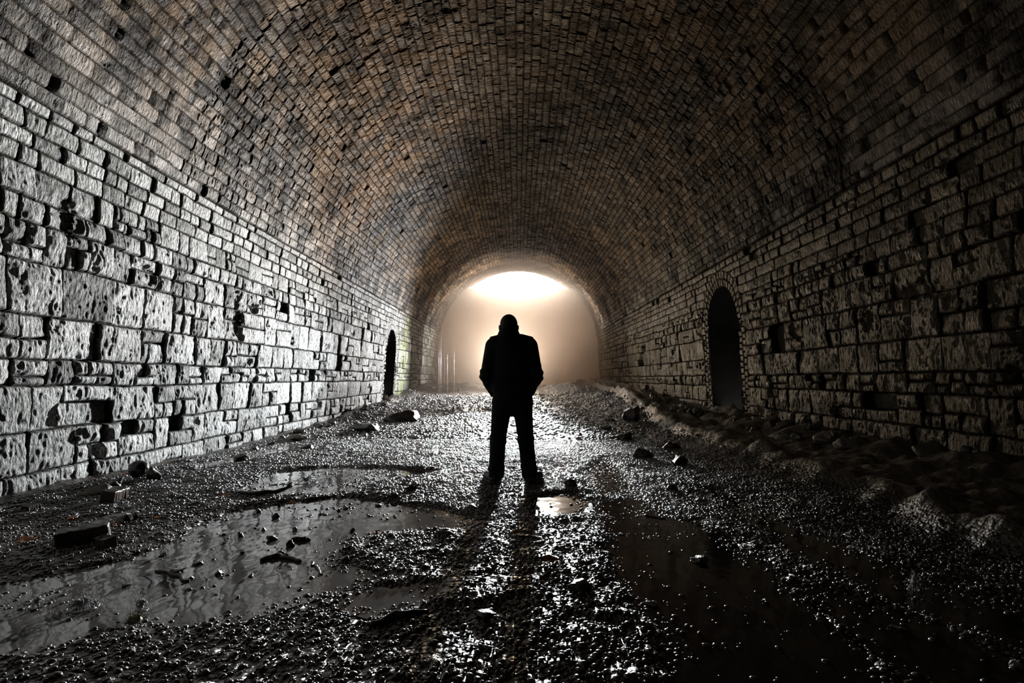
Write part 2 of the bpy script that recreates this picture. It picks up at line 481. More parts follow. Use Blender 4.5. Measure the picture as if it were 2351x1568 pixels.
def floor_z(x, y, detail=True):
    """height of the ground, wetness-free bank mask"""
    x = np.asarray(x, float); y = np.asarray(y, float)
    base = np.interp(y, [0, 12, 15, 19, 21, 25, 33], [0, 0, .05, .18, .32, .48, .74])
    z = base + .030 * fbm(x * .9, y * .7, 3, 401) * sstep(1.0, 3.0, y)
    z += .014 + .018 * fbm(x * 3.3, y * 2.6, 3, 402)
    z += .30 * sstep(22, 30, y) * np.abs(fbm(x * .8, y * .7, 4, 403)) + .16 * sstep(9, 20, y) * fbm(x * .9, y * .55, 4, 404)
    # wheel ruts seen towards the far end
    z -= .03 * sstep(7, 10, y) * np.exp(-((x - 1.2) / .3) ** 2)
    d = puddle_sd(x, y) + .05 * fbm(x * 5, y * 5, 3, 405) + .03 * fbm(x * 14, y * 14, 2, 406)
    w = sstep(.13, -.09, d)
    z = z * (1 - w) + w * (-.040 + .008 * fbm(x * 3, y * 3, 2, 407))
    toe = bank_toe(y) + .22 * fbm(y * .8, y * 0 + 3, 2, 408) + .10 * fbm(y * 3.2, x * 1.5, 2, 409)
    t = x - toe
    bw = sstep(-.10, .22, t) * sstep(.3, 2.2, y)
    bh = np.interp(y, [0, 3.5, 6, 9, 13, 18, 33], [.16, .20, .19, .20, .22, .28, .3])
    u = x + .5 * fbm(x * .8, y * .8, 2, 410)
    lob = np.abs(np.sin(y * 5.5 + 3.0 * fbm(x * .9, y * .8, 2, 411) + x * 1.5))
    lump = np.abs(fbm(x * 2.3, y * 2.0, 3, 412))
    bank = bh * (.62 + .30 * lob * np.exp(-np.clip(t, 0, 9) / .9) + .65 * lump)
    wallrise = np.interp(y, [0, 8, 12.5, 20, 33], [.15, .22, .28, .3, .3]) * sstep(.5, 1.6, t)
    bank = bank + wallrise * (.7 + .6 * fbm(x * 2, y * 2, 3, 413))
    z = z + bw * bank
    # sloping skirt of small rubble at the foot of the left wall, and heaps at the far end
    lw = sstep(-3.9, -4.75, x)
    z += lw * np.interp(y, [0, 6, 9, 13, 20, 33], [.04, .04, -.02, .06, .12, .12]) * (1 + fbm(x * 3, y * 3, 3, 414))
    heap = np.exp(-(((x - 2.3) / 1.3) ** 2 + ((y - 26.5) / 2.2) ** 2)) * .34 + np.exp(-(((x - 3.6) / 1.0) ** 2 + ((y - 20) / 4) ** 2)) * .22
    heap += np.exp(-(((x + 2.2) / 2.2) ** 2 + ((y - 29) / 2.0) ** 2)) * .18
    z += heap * (1 + .7 * fbm(x * 2.3, y * 2.3, 4, 415))
    if detail:
        z += (1 - w) * (.012 * fbm(x * 11, y * 11, 3, 416) + .02 * sstep(8, 14, y) * fbm(x * 5, y * 3.5, 3, 417))
        z += bw * .015 * fbm(x * 9, y * 9, 3, 418)
    return z, np.clip(bw, 0, 1), d


fy = [0.9]
while fy[-1] < Y_END + .2: fy.append(fy[-1] + max(.012, fy[-1] ** 2 * .0011))
fy = np.array([-3.0, -2, -1, 0, .5] + fy); fx = np.arange(-5.0, 5.001, .0125)
Yg, Xg = np.meshgrid(fy, fx, indexing='ij')
Z, BW, _ = floor_z(Xg, Yg)
V = np.stack([Xg, Yg, Z], -1).reshape(-1, 3)
tag(link('floor', mesh_np('floor', V, grid_quads(len(fy), len(fx)), M_FL, attrs={'bank': BW.ravel()})), kind='structure')

# standing water, each sheet its own object
PLAB = {
 'near_left': ('large silty grey puddle across the left foreground', M_WG),
 'far_left': ('grey puddle behind the driftwood branch left of the man', M_WG),
 'wall_left': ('thin strip of water along the foot of the left wall', M_WG),
 'small': ('small dark puddle in the gravel at the bottom centre', M_WG),
 'bright': ('small puddle mirroring white light just in front of the man', M_WD),
 'rut': ('long dark brown puddle in the wheel rut right of centre', M_WD),
 'rut_mid': ('dark water between two gravel strips at the lower right', M_WD),
 'rut_far': ('narrow dark puddle beside the muddy bank on the right', M_WD),
 'running': ('rippled shallow water glinting right of the man', M_WR2),
}
for k, P in PW.items():
    bm = bmesh.new()
    n = len(P); out = []
    area = sum(P[i][0] * P[(i + 1) % n][1] - P[(i + 1) % n][0] * P[i][1] for i in range(n))
    s_ = 1 if area > 0 else -1
    for i in range(n):
        a, b, c = P[i - 1], P[i], P[(i + 1) % n]
        e1 = (b - a) / np.linalg.norm(b - a); e2 = (c - b) / np.linalg.norm(c - b)
        nn = np.array([e1[1] + e2[1], -(e1[0] + e2[0])]) * s_; L = np.linalg.norm(nn)
        nn = nn / max(L, .3); out.append(b + nn * .07)
    vs = [bm.verts.new((p[0], p[1], -.006)) for p in out]
    f = bm.faces.new(vs)
    if f.normal.z < 0: f.normal_flip()
    bm.normal_update()
    if f.normal.z < 0: f.normal_flip()
    bmesh.ops.triangulate(bm, faces=[f])
    me = bpy.data.meshes.new('puddle'); bm.to_mesh(me); bm.free(); me.materials.append(PLAB[k][1])
    tag(link('puddle', me), PLAB[k][0], 'puddle', 'puddles on the tunnel floor')


# ------------------------------------------------------------------ gravel
def ico(sub):
    bm = bmesh.new(); bmesh.ops.create_icosphere(bm, subdivisions=sub, radius=1)
    v = np.array([v.co[:] for v in bm.verts]); f = np.array([[w.index for w in q.verts] for q in bm.faces]); bm.free()
    return v, f


def pebbles(name, n, x, y, z, rad, sub, label):
    v, f = ico(sub); nv = len(v)
    R = RNG.random((n, 8))
    sc = rad[:, None] * np.stack([.8 + .55 * R[:, 0], .8 + .55 * R[:, 1], .55 + .35 * R[:, 2]], -1)
    a = R[:, 3] * 6.283; ca, sa = np.cos(a), np.sin(a)
    P = v[None] * sc[:, None, :]
    P = P * (1 + .16 * (RNG.random((n, nv, 1)) - .5))
    tl = (R[:, 4] - .5)[:, None] * .6
    X = P[..., 0] * ca[:, None] - P[..., 1] * sa[:, None]
    Yy = P[..., 0] * sa[:, None] + P[..., 1] * ca[:, None]
    Zz = P[..., 2] + tl * X
    W = np.stack([X + x[:, None], Yy + y[:, None], Zz + z[:, None]], -1).reshape(-1, 3)
    Q = (f[None] + (np.arange(n) * nv)[:, None, None]).reshape(-1, 3)
    return tag(link(name, mesh_np(name, W, Q, M_PEB)), label, 'gravel', kind='stuff')


def scatter(n, y0, y1, spread, rlo, rhi, seed):
    r = np.random.default_rng(seed)
    u = r.random(n)
    y = y0 + (y1 - y0) * u
    hw_ = np.minimum(4.6, y * .98)
    x = (r.random(n) * 2 - 1) * hw_
    keep = r.random(n) < hw_ / 4.6
    x, y = x[keep], y[keep]
    z, bw, d = floor_z(x, y, True)
    q = r.random(len(x))
    cl = fbm(x * 1.6, y * 1.6, 3, 500)
    wp = sstep(-.10, .04, d)
    inside_p = np.where(x > 1.6, .07 + .10 * (cl > .1), .03 + .5 * sstep(.18, .42, fbm(x * 1.8, y * 3.6, 3, 505)))
    pr = np.maximum(wp, inside_p) * np.clip(1 - 1.3 * bw, 0, 1)
    pr *= np.clip(.85 + 1.0 * cl, .15, 1)
    keep = q < pr
    x, y, z = x[keep], y[keep], z[keep]
    rad = rlo + (rhi - rlo) * r.random(len(x)) ** 2.5
    z = np.maximum(z, -.010) + rad * .25
    return x, y, z, rad


a = scatter(42000, 1.55, 4.6, 1, .005, .0145, 1)
pebbles('gravel', len(a[0]), *a, 2, 'wet black pebbles covering the ground in the foreground')
a = scatter(150000, 4.6, 10.5, 1, .0065, .017, 2)
pebbles('gravel', len(a[0]), *a, 1, 'wet gravel around and behind the standing man')
a = scatter(26000, 10.5, 24.0, 1, .013, .04, 3)
pebbles('gravel', len(a[0]), *a, 1, 'distant wet gravel leading to the misty end of the tunnel')


# ------------------------------------------------------------------ rocks, sticks, leaves
def rock_mesh(name, size, seed, mat, sub=4, planes=14, rough=.22):
    v, f = ico(sub); r = np.random.default_rng(seed)
    v = v.copy()
    for _ in range(planes):
        nrm = r.normal(size=3); nrm /= np.linalg.norm(nrm); c = r.uniform(.5, .82)
        d = v @ nrm - c
        v -= np.clip(d, 0, None)[:, None] * nrm
    d = fbm(v[:, 0] * 2.3 + seed, v[:, 1] * 2.3 + v[:, 2] * 1.7, 3, seed)
    v *= (1 + rough * d)[:, None]
    v *= np.array(size)
    me = mesh_np(name, v, f, mat, smooth=True)
    return me


def ground(x, y):
    return float(floor_z(np.array([x]), np.array([y]))[0][0])


def rock(px, py, wpx, hpx, label, group=None, mat=None, name='rock', seed=0, zg=None, depth=1.0):
    mat = mat or M_ROCK
    z = 0.0
    for _ in range(6):
        x, y, _z = G(px, py, z); z = max(ground(x, y), -.05)
    s = F / y
    w, h = wpx / s / 2, hpx / s / 2
    y += w * depth * .6
    o = link(name, rock_mesh(name, (w * 1.12, w * depth, h * 1.5), seed, mat), loc=(x, y, max(ground(x, y), -.006) + h * .35),
             rot=(0, 0, (seed * 37 % 10) * .1 - .5))
    return tag(o, label, 'rock', group)


STONES = [  # px, py(base), width, height, label, seed, material
 (345, 1100, 36, 34, 'dark angular stone leaning against the right side of the black ball', 31, None),
 (256, 1112, 40, 24, 'low black stone left of the black ball by the wall', 32, None),
 (213, 1140, 58, 28, 'flat grey slab at the foot of the left wall', 33, M_RUB),
 (552, 1062, 34, 18, 'rounded dark stone beside the strip of water along the left wall', 34, None),
 (672, 1010, 46, 16, 'low pale topped stone at the foot of the left wall', 35, M_RUB),
 (700, 1030, 30, 12, 'small dark stone on the gravel below the pale topped stone', 36, None),
 (925, 968, 90, 26, 'long low dark mound of mud near the left niche', 37, None),
 (842, 992, 74, 26, 'dark mound of mud between the left wall and the longer mound', 38, None),
 (1450, 968, 54, 44, 'upright dark boulder standing at the end of the muddy bank', 39, None),
 (1437, 1010, 46, 20, 'rounded dark rock in front of the upright boulder', 40, None),
 (1395, 988, 28, 14, 'small dark rock left of the upright boulder', 41, None),
 (1402, 958, 26, 14, 'little dark rock behind the wet track right of the man', 42, None),
 (1475, 1052, 48, 22, 'wet rock at the edge of the gravel, below the rounded dark rock', 43, None),
 (1565, 1068, 50, 26, 'knobbly dark rock beside the toe of the muddy bank', 44, None),
 (1540, 1030, 44, 18, 'dark rock between the bank and the wet track', 45, None),
 (1312, 1118, 32, 18, 'dark stone lying right of the man\'s boots', 46, None),
 (1545, 1125, 34, 14, 'small dark rock in the gravel strip on the right', 47, None),
 (943, 1127, 30, 14, 'flat dark stone on the gravel left of the man', 48, None),
 (905, 1145, 22, 16, 'pointed dark stone at the edge of the left puddle', 49, None),
 (1085, 1170, 36, 12, 'dark clod at the right tip of the left puddle', 50, None),
 (1020, 1232, 46, 16, 'black clod in the gravel right of the left puddle', 51, None),
 (302, 1436, 42, 18, 'yellowish mossy stone in the near edge of the left puddle', 52, M_PALE),
 (1610, 1304, 40, 18, 'lone glinting stone in the dark rut puddle', 53, None),
 (1762, 1402, 20, 11, 'small stone in the rut puddle near the tip of the gravel strip', 54, None),
 (2072, 1468, 40, 10, 'flat stone in the dark water at the lower right', 55, None),
 (1335, 905, 60, 24, 'brown heap of rubble in the mist at the end of the track', 56, None),
 (1110, 1418, 50, 12, 'dark lump of mud in the gravel bottom centre', 57, None),
 (2340, 1555, 30, 26, 'pale wet stone at the bottom right corner', 58, M_RUB),
 (1498, 1406, 34, 12, 'light wet stone on the left edge of the dark rut puddle', 59, M_RUB),
]
for i, (px, py, w, h, lab, sd, mt) in enumerate(STONES):
    rock(px, py, w, h, lab, mat=mt, seed=sd)
SMALL = [(550, 1243, 16, 14), (604, 1228, 10, 8), (630, 1200, 17, 16), (621, 1254, 30, 13), (792, 1178, 15, 9), (776, 1183, 10, 6), (676, 1229, 13, 10),
         (663, 1268, 24, 14), (640, 1172, 9, 9), (592, 1186, 14, 14), (512, 1240, 12, 6), (585, 1222, 9, 5), (888, 1201, 9, 6),
         (500, 1336, 26, 17), (555, 1285, 12, 9), (640, 1288, 22, 12), (370, 1290, 16, 8), (285, 1363, 22, 10), (400, 1332, 30, 14), (437, 1345, 14, 9),
         (575, 1338, 14, 7), (490, 1362, 10, 5), (545, 1389, 10, 5), (715, 1340, 12, 6), (735, 1372, 10, 5), (690, 1367, 8, 5), (215, 1402, 16, 6),
         (155, 1442, 14, 7), (75, 1420, 14, 6), (450, 1312, 26, 10), (808, 1232, 12, 12), (868, 1170, 14, 7)]
proto = {}
for i, (px, py, w, h) in enumerate(SMALL):
    rock(px, py, w, h, 'small dark stone poking out of the grey puddle on the left', 'small stones in the left puddle', seed=60 + i, name='stone')

# rubble along both wall feet
r = np.random.default_rng(5)
for i in range(34):
    y = float(np.exp(r.uniform(math.log(5.6), math.log(22)))); x = float(r.uniform(4.05, 4.55)); s = float(r.uniform(.07, .2))
    if abs(y - 12.95) < 1.1: x = min(x, 4.25)
    o = link('rubble_stone', rock_mesh('rubble_stone', (s * .8, s, s * .75), 200 + i, M_RUB), loc=(x, y, ground(x, y) + s * .3), rot=(.2, .1, i * .7))
    tag(o, 'rough brown rubble stone on the muddy bank at the foot of the right wall', 'rock', 'rubble at the foot of the right wall')
for i in range(16):
    y = float(r.uniform(9, 20)); x = -float(r.uniform(4.2, 4.55)); s = float(r.uniform(.05, .13))
    o = link('rubble_stone', rock_mesh('rubble_stone', (s, s, s * .7), 300 + i, M_RUB), loc=(x, y, ground(x, y) + s * .25), rot=(.1, .2, i * .9))
    tag(o, 'broken grey stone in the low rubble at the foot of the left wall', 'rock', 'rubble at the foot of the left wall')


def tube(name, pts, radii, mat, nseg=10, jitter=.12, seed=0):
    r = np.random.default_rng(seed); P = [Vector(p) for p in pts]
    vs, fs = [], []
    for i, p in enumerate(P):
        t = (P[min(i + 1, len(P) - 1)] - P[max(i - 1, 0)]).normalized()
        up = Vector((0, 0, 1)) if abs(t.z) < .9 else Vector((1, 0, 0))
        a = t.cross(up).normalized(); b = t.cross(a)
        for k in range(nseg):
            an = 2 * math.pi * k / nseg; rr = radii[i] * (1 + jitter * float(r.uniform(-1, 1)))
            vs.append(tuple(p + (a * math.cos(an) + b * math.sin(an)) * rr))
    for i in range(len(P) - 1):
        for k in range(nseg):
            fs.append((i * nseg + k, i * nseg + (k + 1) % nseg, (i + 1) * nseg + (k + 1) % nseg, (i + 1) * nseg + k))
    fs.append(tuple(range(nseg - 1, -1, -1))); fs.append(tuple((len(P) - 1) * nseg + k for k in range(nseg)))
    me = bpy.data.meshes.new(name); me.from_pydata(vs, [], fs); me.materials.append(mat)
    me.polygons.foreach_set('use_smooth', [True] * len(me.polygons)); return me


def branch(name, pix, rad, label, lift=.0, cat='branch', seed=0, mat=None, twigs=()):
    n = 14; base = np.array([G(*p)[:2] for p in pix]); hs = np.array([p_[1] for p_ in pix])
    tt = np.linspace(0, len(base) - 1, n)
    xs = np.interp(tt, range(len(base)), base[:, 0]); ys_ = np.interp(tt, range(len(base)), base[:, 1])
    r = np.random.default_rng(seed); pts = []
    for i in range(n):
        k = i / (n - 1)
        pts.append((xs[i], ys_[i] + .01 * r.normal(), max(ground(xs[i], ys_[i]), -.01) + rad * .6 + lift * k ** 3))
    rr = [rad * (1 - .45 * abs(2 * i / (n - 1) - .9)) for i in range(n)]
    o = link(name, tube(name, pts, rr, mat or M_WOOD, seed=seed))
    for (k, dx, dy, dz) in twigs:
        p = pts[int(k * (n - 1))]
        link('twig', tube('twig', [p, (p[0] + dx * .5, p[1] + dy * .5, p[2] + dz * .6), (p[0] + dx, p[1] + dy, p[2] + dz)], [rad * .55, rad * .4, rad * .2], M_WOOD, 7, seed=seed + 3), o)
    return tag(o, label, cat)


branch('branch', [(548, 1138), (600, 1140), (640, 1132), (672, 1126)], .026, 'curved dark driftwood branch between the two left puddles', lift=.05, seed=1, twigs=[(.9, .05, .02, .06), (.2, -.06, .03, .01)])
branch('branch', [(690, 1150), (760, 1141)], .018, 'short straight stick continuing the driftwood branch to the right', seed=2)
branch('branch', [(672, 1238), (712, 1240)], .022, 'stubby black stick end beside the small stones in the left puddle', seed=3)
branch('branch', [(600, 1286), (640, 1276), (690, 1290)], .02, 'dark stick lying across the middle of the left puddle', seed=4, twigs=[(.6, .06, -.03, .02)])
branch('branch', [(360, 1308), (400, 1318), (432, 1335)], .014, 'thin forked twig near the splashes in the left puddle', seed=5, twigs=[(.5, .07, .03, .03)])
branch('branch', [(715, 1290), (740, 1318)], .01, 'thin pale twig standing out of the gravel beside the left puddle', seed=6)
branch('branch', [(850, 1440), (900, 1425), (985, 1412)], .02, 'dark stick on the gravel at the bottom centre', seed=7)
branch('branch', [(2, 1180), (60, 1168), (130, 1160)], .012, 'long thin stick on the gravel near the left wall', seed=8)
branch('branch', [(1480, 1182), (1530, 1190)], .012, 'thin stick at the head of the dark rut puddle', seed=9)
branch('branch', [(1190, 1238), (1240, 1240)], .012, 'glinting wet stick in the gravel in front of the man', seed=10)


def plank(pix0, pix1, w, th, label, tilt=0.0, name='timber_plank'):
    a = np.array(G(*pix0)); b = np.array(G(*pix1)); c = (a + b) / 2; L = np.linalg.norm(b - a)
    bm = bmesh.new(); nx = 12
    grid = []
    r = np.random.default_rng(int(pix0[0]))
    for i in range(nx + 1):
        e = .004 * r.normal(size=4); x = (i / nx - .5) * L
        if i in (0, nx): x += .01 * r.normal()
        grid.append([bm.verts.new((x, -w / 2 + e[0], -th / 2)), bm.verts.new((x, w / 2 + e[1], -th / 2)), bm.verts.new((x, w / 2 + e[2], th / 2 + e[3])), bm.verts.new((x, -w / 2, th / 2 + e[0]))])
    for i in range(nx):
        for k in range(4): bm.faces.new((grid[i][k], grid[i][(k + 1) % 4], grid[i + 1][(k + 1) % 4], grid[i + 1][k]))
    bm.faces.new(grid[0][::-1]); bm.faces.new(grid[-1])
    bmesh.ops.recalc_face_normals(bm, faces=bm.faces)
    me = bpy.data.meshes.new(name); bm.to_mesh(me); bm.free(); me.materials.append(M_WOOD)
    o = link(name, me, loc=(c[0], c[1], ground(c[0], c[1]) + th * .4), rot=(.15, -tilt, math.atan2(b[1] - a[1], b[0] - a[0])))
    md = o.modifiers.new('b', 'BEVEL'); md.width = .008; md.segments = 2
    return tag(o, label, 'timber')


plank((120, 1255), (252, 1240), .09, .13, 'thick broken black timber half buried in the left gravel', .1)
plank((180, 1232), (312, 1190), .06, .07, 'long dark timber running toward the wall from the broken timber', .0)
plank((228, 1258), (252, 1262), .08, .08, 'short square end of timber right of the broken timber')
plank((244, 1160), (280, 1146), .12, .12, 'squat dark wooden block below the flat slab by the left wall')
plank((60, 1180), (90, 1172), .07, .05, 'small dark board on the gravel by the left edge')


def leaf(px, py, L, label, mat=M_LEAF, a=0.3):
    x, y, _ = G(px, py); z = max(ground(x, y), -.005) + .022
    o_ = []; n = 9
    for i in range(n):
        t = i / (n - 1); w = .34 * math.sin(math.pi * t ** .8) * (1 + .25 * math.cos(i * 2.6))
        for s_ in (-1, 0, 1): o_.append(((t - .5) * L, s_ * w * L, .12 * L * (abs(s_) * .8 + math.sin(t * 5) * .4)))
    fs = []
    for i in range(n - 1):
        for k in range(2): fs.append((i * 3 + k, i * 3 + k + 1, i * 3 + k + 4, i * 3 + k + 3))
    st = len(o_)
    me = bpy.data.meshes.new('fallen_leaf'); me.from_pydata(o_, [], fs); me.materials.append(mat)
    ob = link('fallen_leaf', me, loc=(x, y, z), rot=(.15, -.1, a))
    md = ob.modifiers.new('s', 'SOLIDIFY'); md.thickness = .0015
    link('leaf_stem', tube('leaf_stem', [(-.5 * L, 0, 0), (-.68 * L, .02 * L, .02 * L), (-.8 * L, .06 * L, .03 * L)], [.0016] * 3, mat, 5), ob)
    return tag(ob, label, 'leaf')


leaf(55, 1252, .11, 'bright orange leaf on the gravel at the far left')
leaf(75, 1248, .05, 'tiny orange leaf just right of the bright orange leaf', a=1)
leaf(268, 1209, .05, 'small orange leaf right of the black timbers')
leaf(163, 1198, .07, 'orange leaf above the broken black timber', a=.8)
leaf(362, 1198, .06, 'orange leaf on the gravel short of the left puddle', a=1.3)
leaf(515, 1146, .07, 'orange leaf at the left end of the driftwood branch', a=.1)
leaf(672, 1158, .08, 'orange brown leaf below the driftwood branch', a=0)
leaf(868, 1226, .05, 'single yellow leaf at the edge of the left puddle', a=.9)
leaf(284, 1096, .06, 'small orange leaf left of the black ball', a=.4)
leaf(388, 1070, .06, 'small orange leaf against the wall right of the black ball', a=.4)
leaf(1190, 1238, .10, 'brown leaf on the bright gravel in front of the man', M_LEAFB, .4)
leaf(1262, 1244, .09, 'brown leaf in the bright gravel, right of its neighbours', M_LEAFB, 1.4)
leaf(1240, 1275, .11, 'brown leaf midway down the bright gravel', M_LEAFB, 2)
leaf(1262, 1305, .12, 'wide brown leaf lowest in the bright gravel', M_LEAFB, .2)
leaf(1075, 1242, .07, 'curled tan leaf right of the left puddle', M_LEAFB, .9)

# the ball
bx, by, _ = G(312, 1104)
v, f = ico(4)
ball = link('ball', mesh_np('ball', v * .103, f, M_BALL), loc=(bx, by + .05, ground(bx, by + .05) + .095))
tag(ball, 'smooth black ball lying against the foot of the left wall', 'ball')


# splashes where drips strike the water
def splash(px, py, h, w, n, label, seed):
    r = np.random.default_rng(seed); x, y, _ = G(px, py); z = -.006
    root = bpy.data.objects.new('water_splash', None); COL.objects.link(root); root.location = (x, y, z)
    tag(root, label, 'splash', 'drips splashing in the puddles')
    def merged(parts):
        vs, fs = [], []
        for me in parts:
            b = len(vs); vs += [v.co[:] for v in me.vertices]; fs += [tuple(b + k for k in p.vertices) for p in me.polygons]; bpy.data.meshes.remove(me)
        me = bpy.data.meshes.new('j'); me.from_pydata(vs, [], fs); me.materials.append(M_DROP)
        me.polygons.foreach_set('use_smooth', [True] * len(me.polygons)); return me
    jets = []
    for i in range(n):
        a = r.uniform(0, 6.283); q = r.uniform(.25, 1); hh = h * r.uniform(.35, 1); ww = w * q
        pts = []
        for k in range(6):
            t = k / 5 * r.uniform(.55, .95)
            pts.append((ww * t * math.cos(a), ww * t * math.sin(a), 4 * hh * t * (1 - t) * .95 + .001))
        jets.append(tube('jet', pts, [.004, .0036, .003, .0026, .002, .0014], M_DROP, 5, .1))
    o = link('spray_jets', merged(jets), root)
    v, f = ico(1); P = []; Q = []
    m = n * 3
    c = np.stack([r.normal(size=m) * w * .6, r.normal(size=m) * w * .6, np.abs(r.normal(size=m)) * h * .6], -1); rr = r.uniform(.0015, .0045, m)
    P = (v[None] * rr[:, None, None] + c[:, None]).reshape(-1, 3); Q = (f[None] + (np.arange(m) * len(v))[:, None, None]).reshape(-1, 3)
    tag(link('spray_drops', mesh_np('spray_drops', P, Q, M_DROP), root), kind='stuff')
    ring = tube('ripple_ring', [(w * .8 * math.cos(k * .2618), w * .8 * math.sin(k * .2618), .0) for k in range(25)], [.0035] * 25, M_DROP, 6, 0)
    link('ripple_ring', ring, root)


splash(190, 1392, .055, .085, 70, 'broad cluster of water splashes in the near left puddle', 1)
splash(325, 1398, .06, .035, 46, 'single tall crown of splashing water right of the broad splash', 2)
splash(88, 1388, .05, .05, 22, 'faint splash at the left edge of the photo', 3)
splash(705, 1106, .085, .14, 60, 'wide splash in the puddle behind the driftwood branch', 4)
splash(758, 1104, .05, .05, 26, 'smaller splash just right of the wide one', 5)
splash(2097, 1352, .09, .035, 40, 'tall thin splash in the dark water at the far right', 6)

# threads of water falling from the roof near the end wall
parts = []
r = np.random.default_rng(12); V_, Q_ = [], []
for i in range(14):
    px = [1008, 1012, 1020, 1031, 1058, 1066, 1075, 1014, 1040, 1080][i % 10] + r.uniform(-5, 5); Y = r.uniform(22, 27)
    x = (px - VX) / F * Y; zt = r.uniform(1.9, 4.6); zb = ground(x, Y)
    if r.random() < .5: zt *= .7
    m_ = tube('t', [(x, Y, zb), (x + .004, Y, (zb + zt) / 2), (x, Y, zt)], [.002, .0018, .001], M_DROP, 5, 0)
    b = len(V_); V_ += [v.co[:] for v in m_.vertices]; Q_ += [tuple(b + k for k in p.vertices) for p in m_.polygons]; bpy.data.meshes.remove(m_)
me = bpy.data.meshes.new('falling_water'); me.from_pydata(V_, [], Q_); me.materials.append(M_DROP)
tag(link('falling_water', me), 'curtain of thin water threads dripping at the left of the misty end', 'dripping water', kind='stuff')


# ------------------------------------------------------------------ person, modelled as distance fields
def surface_net(fn, lo, hi, h):
    ax = [np.arange(lo[i], hi[i] + h, h) for i in range(3)]
    X, Y, Zz = np.meshgrid(*ax, indexing='ij')
    D = fn(X, Y, Zz); n = D.shape
    s = D < 0
    c = np.zeros((n[0] - 1, n[1] - 1, n[2] - 1), int)
    offs = [(i, j, k) for i in (0, 1) for j in (0, 1) for k in (0, 1)]
    sl = lambda A, o: A[o[0]:n[0] - 1 + o[0], o[1]:n[1] - 1 + o[1], o[2]:n[2] - 1 + o[2]]
    for o in offs: c += sl(s, o)
    act = (c > 0) & (c < 8)
    acc = np.zeros(act.shape + (3,)); cnt = np.zeros(act.shape)
    for a in offs:
        for d in range(3):
            if a[d]: continue
            b = list(a); b[d] = 1
            da, db = sl(D, a), sl(D, b); m = (da < 0) != (db < 0)
            t = np.where(m, da / np.where(m, da - db, 1), 0)
            for q in range(3): acc[..., q] += np.where(m, a[q] + (t if q == d else 0), 0)
            cnt += m
    idx = -np.ones(act.shape, int); idx[act] = np.arange(act.sum())
    I = np.argwhere(act)
    P = (I + acc[act] / cnt[act][:, None]) * h + np.array([a[0] for a in ax])
    quads = []
    for d in range(3):
        e = [0, 0, 0]; e[d] = 1; u, v = (d + 1) % 3, (d + 2) % 3
        A = s[tuple(slice(0, n[q] - e[q]) for q in range(3))]; B = s[tuple(slice(e[q], n[q]) for q in range(3))]
        W = np.argwhere(A != B); W = W[(W[:, u] > 0) & (W[:, v] > 0) & (W[:, u] < n[u] - 1) & (W[:, v] < n[v] - 1)]
        fl = A[W[:, 0], W[:, 1], W[:, 2]]
        def g(du, dv):
            T_ = W.copy(); T_[:, u] -= du; T_[:, v] -= dv
            return idx[T_[:, 0], T_[:, 1], T_[:, 2]]
        q = np.stack([g(1, 1), g(0, 1), g(0, 0), g(1, 0)], -1)
        q[~fl] = q[~fl][:, ::-1]; quads.append(q)
    Q = np.concatenate(quads); Q = Q[(Q >= 0).all(1)]
    return P, Q


def cone(X, Y, Z, a, b, ra, rb, sy=1.0):
    """tapered capsule, squashed by sy in depth"""
    a = np.array(a, float); b = np.array(b, float); e = b - a
    t = np.clip(((X - a[0]) * e[0] + (Y - a[1]) * e[1] + (Z - a[2]) * e[2]) / (e @ e), 0, 1)
    dx, dy, dz = X - a[0] - t * e[0], (Y - a[1] - t * e[1]) / sy, Z - a[2] - t * e[2]
    return np.sqrt(dx * dx + dy * dy + dz * dz) - (ra + (rb - ra) * t)


def ell(X, Y, Z, c, r):
    q = np.sqrt(((X - c[0]) / r[0]) ** 2 + ((Y - c[1]) / r[1]) ** 2 + ((Z - c[2]) / r[2]) ** 2)
    return (q - 1) * min(r)


def smin(a, b, k):
    h = np.clip(.5 + .5 * (b - a) / k, 0, 1)
    return b + (a - b) * h - k * h * (1 - h)


def U(k, *ds):
    d = ds[0]
    for e in ds[1:]: d = smin(d, e, k)
    return d


HX = -.03
LEGS = [((-.10, 0, .86), (-.145, -.01, .46), (-.165, .02, .07)), ((.115, 0, .86), (.155, -.01, .46), (.195, .02, .07))]
ARMS = []
for s_ in (-1, 1):
    ARMS.append(((s_ * .195, 0, 1.47), (s_ * .262, -.035, 1.15), (s_ * .19, .12, .985)))


